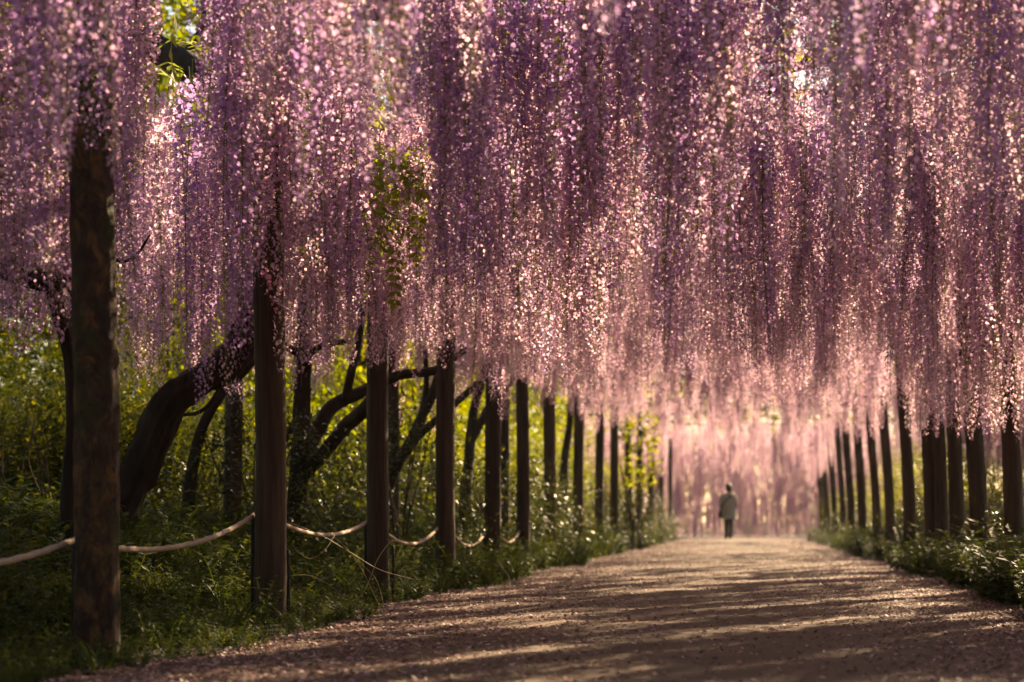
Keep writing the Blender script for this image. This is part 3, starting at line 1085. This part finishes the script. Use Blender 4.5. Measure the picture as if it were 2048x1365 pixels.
DARK_CROWNS = []
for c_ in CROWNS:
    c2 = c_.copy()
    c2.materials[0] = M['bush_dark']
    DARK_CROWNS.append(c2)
STEMS = [stems_mesh(1.6, 7, 1), stems_mesh(1.9, 6, 2), stems_mesh(1.4, 8, 3)]


def shrub(x, y, s, k, label, group, lift=1.35, name='leafy_shrub', cat='shrub', sz=None, crowns=CROWNS):
    e = empty(name, (x, y, ground_z(x, y)))
    e.rotation_euler.z = random.uniform(0, 6.28)
    st = link('stems', STEMS[k % 3], e)
    st.scale = (s, s, s)
    c = link('crown', crowns[k % len(crowns)], e)
    c.location = (0, 0, lift * s)
    c.scale = (s, s, s * (sz or 1))
    tag(e, label, cat, group)
    return e


SH = [  # x, y, size, variant, label
    (-8.6, 28.0, 1.15, 2, 'tall leafy shrub behind the curved trunk at left'),
    (-6.2, 23.5, 1.0, 0, 'leafy shrub behind the garden prop left of the second post'),
    (-7.2, 29.0, 1.2, 1, 'leafy shrub right behind the second post'),
    (-5.9, 28.5, 0.95, 3, 'leafy shrub behind the forked trunk'),
    (-6.9, 34.5, 1.2, 2, 'leafy shrub between the second and third posts'),
    (-5.6, 34.0, 0.95, 0, 'bright shrub glimpsed through the forked limbs left of the third post'),
    (-6.3, 40.0, 1.2, 1, 'bright yellow leaved shrub between the third and fourth posts'),
    (-5.2, 40.0, 0.9, 3, 'bright shrub behind the fourth post of the left row'),
    (-6.0, 46.5, 1.2, 2, 'far shrub between the fourth and fifth posts'),
    (-4.8, 46.0, 0.9, 0, 'far shrub behind the fifth post of the left row'),
    (-5.0, 53.0, 1.1, 1, 'far shrub behind the sixth post of the left row'),
    (-4.2, 58.0, 0.9, 2, 'far shrub behind the tenth post of the left row'),
]
for x, y, s, k, lab in SH:
    shrub(x, y, s, k, lab, 'shrubs in the garden on the left')
SR = [
    (4.6, 26.5, 0.6, 0, 'low leafy shrub behind the two nearest posts of the right row'),
    (3.6, 29.0, 0.55, 1, 'leafy shrub between the second and third posts of the right row'),
    (4.4, 34.0, 0.9, 2, 'bright yellow green shrub between the fourth and fifth posts of the right row'),
    (3.7, 38.0, 0.85, 3, 'bright shrub between the fifth and sixth posts of the right row'),
    (4.1, 44.0, 0.95, 0, 'bright shrub between the sixth and seventh posts of the right row'),
    (3.6, 50.0, 0.8, 1, 'far shrub behind the eighth post of the right row'),
    (3.2, 57.0, 0.7, 2, 'far shrub at the right end of the path'),
]
for x, y, s, k, lab in SR:
    shrub(x, y, s, k, lab, 'shrubs behind the right row', 1.1)
# low dark bushes along both edges of the path
LB = [(-3.9, 15.6), (-3.25, 18.4), (-4.3, 20.0), (-3.3, 21.4), (-3.1, 24.2), (-4.4, 26.0), (-3.2, 27.6), (-3.0, 31.0), (-4.3, 32.5), (-3.1, 35.0), (-2.95, 38.8), (-2.9, 43.4), (-2.9, 48.2), (-2.8, 53.2), (-2.8, 59.5)]
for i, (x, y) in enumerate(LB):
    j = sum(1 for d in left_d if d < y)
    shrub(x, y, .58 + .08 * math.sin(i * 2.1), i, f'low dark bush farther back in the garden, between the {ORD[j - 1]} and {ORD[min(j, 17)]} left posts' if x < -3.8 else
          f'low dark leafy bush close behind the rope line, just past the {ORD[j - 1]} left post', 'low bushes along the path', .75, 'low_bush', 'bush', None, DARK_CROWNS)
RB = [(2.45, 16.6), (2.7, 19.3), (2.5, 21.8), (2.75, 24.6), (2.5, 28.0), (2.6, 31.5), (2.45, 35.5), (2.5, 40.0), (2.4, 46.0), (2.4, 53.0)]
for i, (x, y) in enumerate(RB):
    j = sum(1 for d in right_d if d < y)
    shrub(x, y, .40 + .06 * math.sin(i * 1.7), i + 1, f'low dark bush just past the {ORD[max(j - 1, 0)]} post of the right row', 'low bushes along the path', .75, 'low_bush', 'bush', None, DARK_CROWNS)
# the yellow green sprig that leans over the path edge
shrub(-2.15, 38.0, 1.0, 0, 'yellow green backlit sapling leaning over the left path edge before the person', 'saplings at the path edge', 1.95, 'sapling', 'sapling', None, SPRIG)


def tree(x, y, h, s, k, label, group):
    e = empty('garden_tree', (x, y, ground_z(x, y)))
    mb = MB()
    tube(mb, [(0, 0, -.3), (.1, 0, h * .3), (-.1, .1, h * .6), (0, 0, h)], [.22, .18, .14, .06], 12, 8, .12, .12, 0, x)
    for i in range(5):
        a = i * 1.3 + x
        z0 = h * (0.45 + 0.08 * i)
        tube(mb, [(0, 0, z0), (math.cos(a) * s, math.sin(a) * s, z0 + .8), (math.cos(a) * 1.8 * s, math.sin(a) * 1.8 * s, z0 + 1.6)], [.09, .06, .02], 8, 5, .12, .1, 0, i)
    link('trunk', mb.mesh('trunk', [M['bark']]), e)
    for i in range(4):
        c = link('crown', CROWNS[(k + i) % 4], e)
        a = i * 1.57 + k
        c.location = (math.cos(a) * s * .9, math.sin(a) * s * .9, h * (0.78 + 0.1 * (i % 2)))
        c.scale = (s * 1.25,) * 3
        c.rotation_euler.z = i * 2.1
    tag(e, label, 'tree', group)


TR = [(-9.9, 25, 4.4, 1.35, 2, 'small garden tree at the left picture edge behind the tall stem plant'), (-8.0, 27, 6.6, 1.7, 1, 'garden tree behind the curved trunk and the garden prop'),
      (-7.0, 33, 4.8, 1.4, 2, 'garden tree behind the second post'), (-9.6, 37, 6, 1.8, 3, 'tall garden tree behind the forked trunk'),
      (-7.3, 42, 5.2, 1.5, 0, 'garden tree behind the third post'), (-10, 50, 7, 2.2, 2, 'tall tree beyond the third and fourth posts'),
      (-7.2, 56, 5.5, 1.6, 1, 'tree beyond the fifth left post'),
      (-10, 70, 7, 2.2, 3, 'tall tree beyond the far left posts'),
      (9.5, 44, 5.5, 1.6, 0, 'tree beyond the nearest right posts'), (15, 78, 9, 2.6, 1, 'tall tree beyond the middle of the right row')]
for t in TR:
    tree(*t, 'trees beyond the garden')

# far woods behind it all, plus an unseen leaf screen against sky light
def woods():
    g = np.random.default_rng(21)
    n = 52000
    a = g.uniform(-0.75, 0.62, n)
    rr = g.uniform(118, 128, n)
    top = 20 + 3 * np.sin(a * 23) + 2 * np.sin(a * 51 + 1)
    n2 = 22000                                           # nearer, unseen round the sides and behind the viewer, added to block sky light
    a2 = g.uniform(1.0, 5.5, n2)
    a = np.concatenate([a, a2])
    rr = np.concatenate([rr, g.uniform(22, 30, n2)])
    top = np.concatenate([top, 9 + 2 * np.sin(a2 * 17) + np.sin(a2 * 41)])
    n += n2
    x = np.sin(a) * rr
    y = np.cos(a) * rr
    z = g.uniform(0, 1, n) ** 0.8 * top
    rot = rot_z(g.uniform(0, 6.28, n)) @ rot_x(g.normal(-.3, .6, n)) @ rot_y(g.normal(0, .4, n))
    V, F = spread(BLV, LFF, np.stack([x, y, z], -1), rot, g.uniform(.5, 1.1, n))
    return mesh_np('far_woods_and_sky_screen', V, F, [M['bush_leaf']])


tag(link('far_woods_and_sky_screen', woods()), kind='stuff')

# ------------------------------------------------------------------ ground plants
def tuft_mesh(seed, n, h, w, lean, material='herb_leaf'):
    g = np.random.default_rng(seed)
    V, F = [], []
    for i in range(n):
        a = g.uniform(0, 6.28)
        hh = h * g.uniform(.5, 1.1)
        ln = lean * g.uniform(.4, 1.3)
        dx, dy = math.cos(a), math.sin(a)
        bx, by = g.normal(0, .03), g.normal(0, .03)
        ww = w * g.uniform(.7, 1.2)
        b = len(V)
        for t in (0, .35, .7, 1.0):
            r = ln * t * t
            z = hh * (t - 0.38 * t * t * (ln / max(h, .01)))
            q = ww * (1 - t) ** 0.7 * (0.6 + t)
            V.append((bx + dx * r - dy * q, by + dy * r + dx * q, z))
            V.append((bx + dx * r + dy * q, by + dy * r - dx * q, z))
        for k in range(3):
            F.append((b + 2 * k, b + 2 * k + 1, b + 2 * k + 3, b + 2 * k + 2))
    return mesh_np('tuft', V, F, [M[material]])


def herb_mesh(seed, h, pairs, leaf):
    """a small upright plant with leaves up its stem"""
    g = np.random.default_rng(seed)
    pos, rot, sc = [], [], []
    stems = 4
    SV, SF = [], []
    for s in range(stems):
        a = g.uniform(0, 6.28)
        ln = g.uniform(.05, .5) * h
        hh = h * g.uniform(.6, 1.1)
        b = len(SV)
        for i in range(pairs + 1):
            t = i / pairs
            p = np.array((math.cos(a) * ln * t * t, math.sin(a) * ln * t * t, hh * t))
            SV += [p + [.0025, 0, 0], p - [.0025, 0, 0]]
            if i:
                SF.append((b + 2 * i - 2, b + 2 * i - 1, b + 2 * i + 1, b + 2 * i))
                for q in range(2):
                    pos.append(p)
                    rot.append((i * 1.57 + q * 3.14 + g.normal(0, .3), g.normal(.15, .3)))
                    sc.append(leaf * g.uniform(.7, 1.2) * (1 - .35 * t))
    rot = np.array(rot)
    V, F = spread(LFV, LFF, np.array(pos), rot_z(rot[:, 0]) @ rot_x(rot[:, 1]), np.array(sc))
    me = bpy.data.meshes.new('herb')
    fs = [tuple(int(q) for q in f) for f in F] + [tuple(q + len(V) for q in f) for f in SF]
    me.from_pydata([tuple(v) for v in V] + [tuple(v) for v in SV], [], fs)
    me.materials.append(M['herb_leaf'])
    return me


TALL = [herb_mesh(14, 1.25, 15, .085), herb_mesh(15, 1.0, 13, .075), herb_mesh(16, 1.5, 17, .09)]
for _m in TALL:
    _m.materials[0] = M['thicket_leaf']
TUFTS = [tuft_mesh(1, 22, .30, .006, .20), tuft_mesh(2, 18, .22, .009, .20), tuft_mesh(3, 26, .36, .005, .28),
         herb_mesh(4, .26, 6, .075), herb_mesh(5, .20, 5, .065), herb_mesh(6, .34, 7, .085)]
names = ['grass_tuft'] * 3 + ['leafy_weed'] * 3
weeds = []
spots = [(P(470, 1200, 9.6), 0, 'grass tuft leaning left of the second post foot'), (P(200, 1330, 7.2), 1, 'grass tuft at the bottom left before the mossy post'),
         (P(880, 1200, 15.6), 2, 'grass tuft at the foot of the fourth post'), (P(528, 1220, 9.9), 3, 'leafy weed with pointed leaves before the second post'),
         (P(690, 1180, 12.8), 4, 'small leafy weed between the second and third posts at the path edge'), (P(2000, 1130, 14.6), 5, 'lit leafy weed at the right picture edge beside the nearest right post')]
for (p, k, lab) in spots:
    o = link(names[k], TUFTS[k])
    o.location = (p.x, p.y, ground_z(p.x, p.y) - .01)
    tag(o, lab, 'grass' if k < 3 else 'weed', 'single tufts and weeds at the path edge')
    weeds.append(o)


def cover(name, n, x_fn, y0, y1, seed, wts, smin, smax, power=2.0, src=None):
    g = np.random.default_rng(seed)
    pos, rot, scl, idx = [], [], [], []
    while len(pos) < n:
        y = y0 + (y1 - y0) * g.random() ** power
        x = x_fn(g, y)
        if x is None:
            continue
        pos.append((x, y, ground_z(x, y) - .01))
        rot.append((g.normal(0, .12), g.normal(0, .12), g.uniform(0, 6.28)))
        e = np.interp(y, [8, 12, 17, 28], [.30, .42, .85, 1.35]) if x < 0 else 1.2
        s = g.uniform(smin, smax) * (e + (1.1 - e) * sstep(0.0, 2.0, max(edge_l(y) - x, x - edge_r(y)))) * (1 + 0.35 * mnoise.noise(Vector((x * .9, y * .9, 4))))
        scl.append((s, s, s))
        idx.append(int(g.choice(len(wts), p=wts)))
    o = link(name, bpy.data.meshes.new(name))
    tag(o, kind='stuff')
    gn_scatter(o, src or weeds, pos, rot, scl, idx)


def xl(g, y):
    lim = max(-0.40 * y - 0.8, -22)
    x = edge_l(y) - 0.02 - (edge_l(y) - lim) * g.random() ** 1.15
    if x > LX + 0.05 and g.random() < 0.4:
        return None
    return x


def xr(g, y):
    return edge_r(y) + 0.02 + (max(0.16 * y, 2.4) + 0.4 - edge_r(y)) * g.random() ** 1.2


cover('ground_plants', 15000, xl, 4.5, 60, 31, [.07, .07, .05, .30, .30, .21], .7, 1.35)
cover('ground_plants', 4200, xr, 9, 60, 32, [0, .02, 0, .36, .36, .26], .6, 1.2, 1.6)

tall_src = []
for k, (px, d, lab) in enumerate([(30, 19.6, 'tall leafy stem plant at the left picture edge in the garden'), (330, 17.5, 'tall leafy stem plant behind the thick curved trunk'),
                                  (690, 19.5, 'tall leafy stem plant between the second and third posts')]):
    p = P(px, 1045, d)
    o = link('tall_plant', TALL[k])
    o.location = (p.x, d, ground_z(p.x, d) - .02)
    tag(o, lab, 'plant', 'tall plants in the garden')
    tall_src.append(o)


def xt(g, y):
    a = -4.6 - 0.03 * y
    lim = -0.40 * y - 1.2
    if lim > a:
        return None
    return a - (a - lim) * g.random()


cover('undergrowth', 3600, xt, 18, 62, 33, [.34, .33, .33], .7, 1.35, 1.3, tall_src)


def xtr(g, y):
    return 3.0 + g.random() * (0.15 * y)


cover('undergrowth', 900, xtr, 20, 62, 34, [.34, .33, .33], .45, .9, 1.2, tall_src)

# long bent stems that stray over the ropes
def wisp(pts, r, lab, m='straw', name='dry_stem'):
    mb = MB()
    n = len(pts)
    tube(mb, pts, [r * .62 * (1 - .6 * i / (n - 1)) for i in range(n)], 6, 8)
    tag(link(name, mb.mesh(name, [M[m]])), lab, 'stem', 'loose bent stems by the left posts')


wisp([P(760, 1215, 11.6), P(712, 1120, 11.4), P(650, 1055, 11.2), P(615, 1000, 11.1), P(590, 965, 11.0)], .0045, 'thin green stem rising and leaning left before the gap right of the second post')
wisp([P(576, 1045, 10.9), P(640, 1070, 11.1), P(700, 1105, 11.3), P(760, 1140, 11.6), P(830, 1160, 12)], .005, 'long straw stem running from the second post down across the third')
wisp([P(700, 1215, 11.4), P(730, 1180, 11.4), P(755, 1120, 11.4), P(780, 1085, 11.5), P(792, 1082, 11.6)], .0065, 'pale stem arching up before the third post')
wisp([P(580, 1152, 10.7), P(620, 1152, 10.8), P(665, 1175, 10.9), P(700, 1215, 11)], .006, 'pale arching stem beside the right foot of the second post')
wisp([P(590, 1100, 10.8), P(620, 1118, 10.9), P(650, 1100, 11), P(670, 1070, 11.2)], .004, 'small curled stem below the rope right of the second post')
wisp([P(720, 1250, 10.6), P(765, 1228, 11), P(755, 1165, 11.4), P(725, 1130, 11.6)], .004, 'thin looped stem at the foot of the third post')
wisp([P(130, 1210, 7.4), P(165, 1165, 7.3), P(200, 1125, 7.3), P(228, 1085, 7.3)], .0035, 'fine green stem slanting across the mossy post', 'herb_leaf')
wisp([P(420, 1190, 9.8), P(440, 1150, 9.8), P(455, 1110, 9.8), P(468, 1085, 9.8)], .004, 'fine upright stem in the grass left of the second post', 'herb_leaf')
wisp([P(1005, 1195, 16.2), P(1020, 1170, 16.6), P(1012, 1145, 17), P(985, 1120, 17.4)], .006, 'pale bent stem at the foot of the fifth post')
wisp([P(1065, 1040, 24), P(1078, 1030, 24), P(1105, 1030, 24), P(1112, 1040, 24)], .012, 'sunlit yellow curl of leaf between the sixth and seventh left posts', 'vine_leaf')
for i in range(9):
    px = random.uniform(0, 130)
    d = random.uniform(13, 15)
    wisp([P(px, 1000, d), P(px + random.uniform(-30, 30), 920, d), P(px + random.uniform(-50, 50), 850, d), P(px + random.uniform(-90, 90), 790, d)], .008,
         f'bare brown twig at the left picture edge, {ORD[i]} of nine in the thin thicket', 'stick', 'bare_twig')

# ------------------------------------------------------------------ petals and grit on the path
def litter(name, n, seed, TV, TF, s0, s1, mat_, edge, y0, y1, p):
    g = np.random.default_rng(seed)
    y = y0 + (y1 - y0) * g.random(n) ** p
    xx = np.empty(n)
    zz = np.empty(n)
    for i in range(n):
        a, b = edge_l(y[i]) - .12, edge_r(y[i]) + .12
        if g.random() < edge:
            q = abs(g.normal(0, .17))
            t = q if g.random() < .55 else 1 - q
        else:
            t = g.random()
        t = min(1, max(0, t))
        xx[i] = a + (b - a) * t
        zz[i] = path_z(xx[i], y[i]) + .004
    rot = rot_z(g.uniform(0, 6.28, n)) @ rot_x(g.normal(0, .35, n)) @ rot_y(g.normal(0, .35, n))
    V, F = spread(TV, TF, np.stack([xx, y, zz], -1), rot, g.uniform(s0, s1, n))
    tag(link(name, mesh_np(name, V, F, [M[mat_]])), kind='stuff')


PTV = [(-.5, 0, .12), (0, -.5, 0), (.5, 0, .12), (0, .6, .1), (0, 0, -.05)]
PTF = [(0, 1, 4), (1, 2, 4), (2, 3, 4), (3, 0, 4)]
CHV = [(-.5, -.2, 0), (.5, -.25, 0), (.35, .3, 0), (-.3, .25, 0), (0, 0, .35)]
CHF = [(0, 1, 4), (1, 2, 4), (2, 3, 4), (3, 0, 4)]
litter('fallen_petals', 60000, 51, PTV, PTF, .012, .028, 'fallen_petal', .95, 5.0, 60, 2.2)
litter('path_grit', 30000, 52, CHV, CHF, .004, .014, 'chip', .35, 5.0, 40, 2.2)

# ------------------------------------------------------------------ the walking person
def skin_body(name, verts, edges, radii, mats, parent, level=2):
    me = bpy.data.meshes.new(name)
    me.from_pydata(verts, edges, [])
    o = link(name, me, parent)
    md = o.modifiers.new('skin', 'SKIN')
    md.use_smooth_shade = True
    for v, r in zip(me.skin_vertices[0].data, radii):
        v.radius = r if isinstance(r, tuple) else (r, r)
    me.skin_vertices[0].data[0].use_root = True
    sb = o.modifiers.new('sub', 'SUBSURF')
    sb.levels = sb.render_levels = level
    for m in mats:
        me.materials.append(m)
    return o


def plain(name, c, rough=.8):
    return solid(name, [(.3, tuple(q * .85 for q in c)), (.7, c)], 20, rough, .2, .004)


M['skin'] = plain('skin', (.42, .27, .19), .5)
M['hair'] = plain('dark hair', (.018, .013, .010), .5)
M['jacket'] = plain('pale grey beige jacket cloth', (.31, .245, .185))
M['trousers'] = plain('dark trousers cloth', (.014, .015, .018))
M['bag'] = plain('dark bag leather', (.025, .018, .014), .5)
per = empty('person', ((1457 - VX) * 61.0 / FPX, 61.0, 0.03))
tag(per, 'person seen from behind walking away in a pale loose jacket and dark trousers', 'person')
# one continuous body: pelvis, spine, neck, head, arms, legs
bv = [(0, 0, .86), (0, .01, 1.08), (0, 0, 1.28), (0, -.005, 1.40), (0, .01, 1.50), (0, .015, 1.60),
      (-.16, 0, 1.32), (-.21, -.01, 1.07), (-.20, .05, .84), (-.195, .08, .76),
      (.16, 0, 1.32), (.22, .0, 1.07), (.19, .12, .92), (.14, .2, .90),
      (-.08, 0, .82), (-.075, .05, .46), (-.07, -.03, .08), (-.075, .10, .03),
      (.08, 0, .82), (.07, .0, .46), (.055, -.14, .10), (.06, -.06, .03)]
be = [(0, 1), (1, 2), (2, 3), (3, 4), (4, 5), (2, 6), (6, 7), (7, 8), (8, 9), (2, 10), (10, 11), (11, 12), (12, 13),
      (0, 14), (14, 15), (15, 16), (16, 17), (0, 18), (18, 19), (19, 20), (20, 21)]
br = [(.15, .11), (.135, .10), (.15, .10), .052, .085, .082, .062, .045, .035, .03, .062, .045, .035, .03,
      .085, .055, .04, .035, .085, .055, .04, .035]
skin_body('body', bv, be, br, [M['skin']], per)


def shell(mb, rings, seg=24):
    """lofted ellipses (cx, cy, z, rx, ry)"""
    V, F = [], []
    for (cx, cy, z, rx, ry) in rings:
        for k in range(seg):
            a = 2 * math.pi * k / seg
            w = 1 + .03 * math.sin(5 * a + z * 9)
            V.append((cx + rx * w * math.cos(a), cy + ry * w * math.sin(a), z))
    for i in range(len(rings) - 1):
        for k in range(seg):
            k2 = (k + 1) % seg
            F.append((i * seg + k, i * seg + k2, (i + 1) * seg + k2, (i + 1) * seg + k))
    F.append(tuple(range(seg)))
    F.append(tuple((len(rings) - 1) * seg + k for k in range(seg))[::-1])
    mb.add(V, F)


mb = MB()
shell(mb, [(.03, 0, .62, .25, .20), (.02, 0, .80, .24, .19), (.01, 0, 1.0, .215, .17), (0, 0, 1.2, .20, .15), (0, 0, 1.33, .185, .125), (0, 0, 1.40, .11, .09), (0, 0, 1.44, .07, .07)])
for s, hand in ((-1, (-.20, .05, .83)), (1, (.19, .12, .92))):
    tube(mb, [(s * .15, 0, 1.35), (s * .20, 0, 1.22), (s * .235, -.005, 1.06), hand], [.075, .072, .062, .052], 12, 5)
link('jacket', mb.mesh('jacket', [M['jacket']]), per)
mb = MB()
tube(mb, [(-.08, 0, .86), (-.076, .05, .46), (-.07, -.03, .07)], [.098, .075, .06], 14, 5)
tube(mb, [(.08, 0, .86), (.072, 0, .46), (.056, -.14, .10)], [.098, .075, .06], 14, 5)
link('trousers', mb.mesh('trousers', [M['trousers']]), per)
mb = MB()
tube(mb, [(-.075, -.07, .035), (-.075, .03, .04), (-.075, .15, .025)], [.04, .045, .03], 10, 4)
link('shoe', mb.mesh('shoe', [M['bag']]), per)
mb = MB()
tube(mb, [(.058, -.2, .10), (.06, -.10, .06), (.062, .0, .025)], [.04, .045, .03], 10, 4)
link('shoe', mb.mesh('shoe', [M['bag']]), per)
mb = MB()
shell(mb, [(0, -.01, 1.44, .05, .045), (0, -.015, 1.49, .09, .09), (0, -.01, 1.56, .108, .112), (0, 0, 1.63, .105, .115), (0, .005, 1.69, .075, .085), (0, .005, 1.715, .03, .035)])
link('hair', mb.mesh('hair', [M['hair']]), per)
bag = empty('shoulder_bag', (per.location.x - .26, 60.95, .68))
tag(bag, 'dark shoulder bag hanging at the left hip of the walking person', 'bag')
mb = MB()
shell(mb, [(0, 0, .0, .055, .12), (0, 0, .03, .075, .14), (0, 0, .2, .065, .13), (0, 0, .23, .045, .11)], 16)
link('pouch', mb.mesh('pouch', [M['bag']]), bag)
mb = MB()
tube(mb, [(0, -.05, .2), (.09, -.16, .42), (.26, -.165, .60), (.37, -.11, .72), (.40, .0, .745), (.36, .11, .70), (.2, .17, .5), (.02, .1, .22)], [.022] * 8, 8, 6)
link('strap', mb.mesh('strap', [M['bag']]), bag)

# ------------------------------------------------------------------ warm spring air
def haze():
    m, n, l, out = mat('spring haze')
    pv = n.new('ShaderNodeVolumePrincipled')
    pv.inputs['Color'].default_value = (.95, .90, .86, 1)
    pv.inputs['Density'].default_value = HAZE
    pv.inputs['Anisotropy'].default_value = 0.55
    l.new(pv.outputs[0], out.inputs['Volume'])
    bm = bmesh.new()
    bmesh.ops.create_cube(bm, size=1)
    me = bpy.data.meshes.new('haze')
    bm.to_mesh(me)
    bm.free()
    me.materials.append(m)
    o = link('haze', me)
    o.location = (0, 400, 9)
    o.scale = (1000, 1200, 20.5)
    tag(o, kind='stuff')


HAZE = 0.0002
haze()
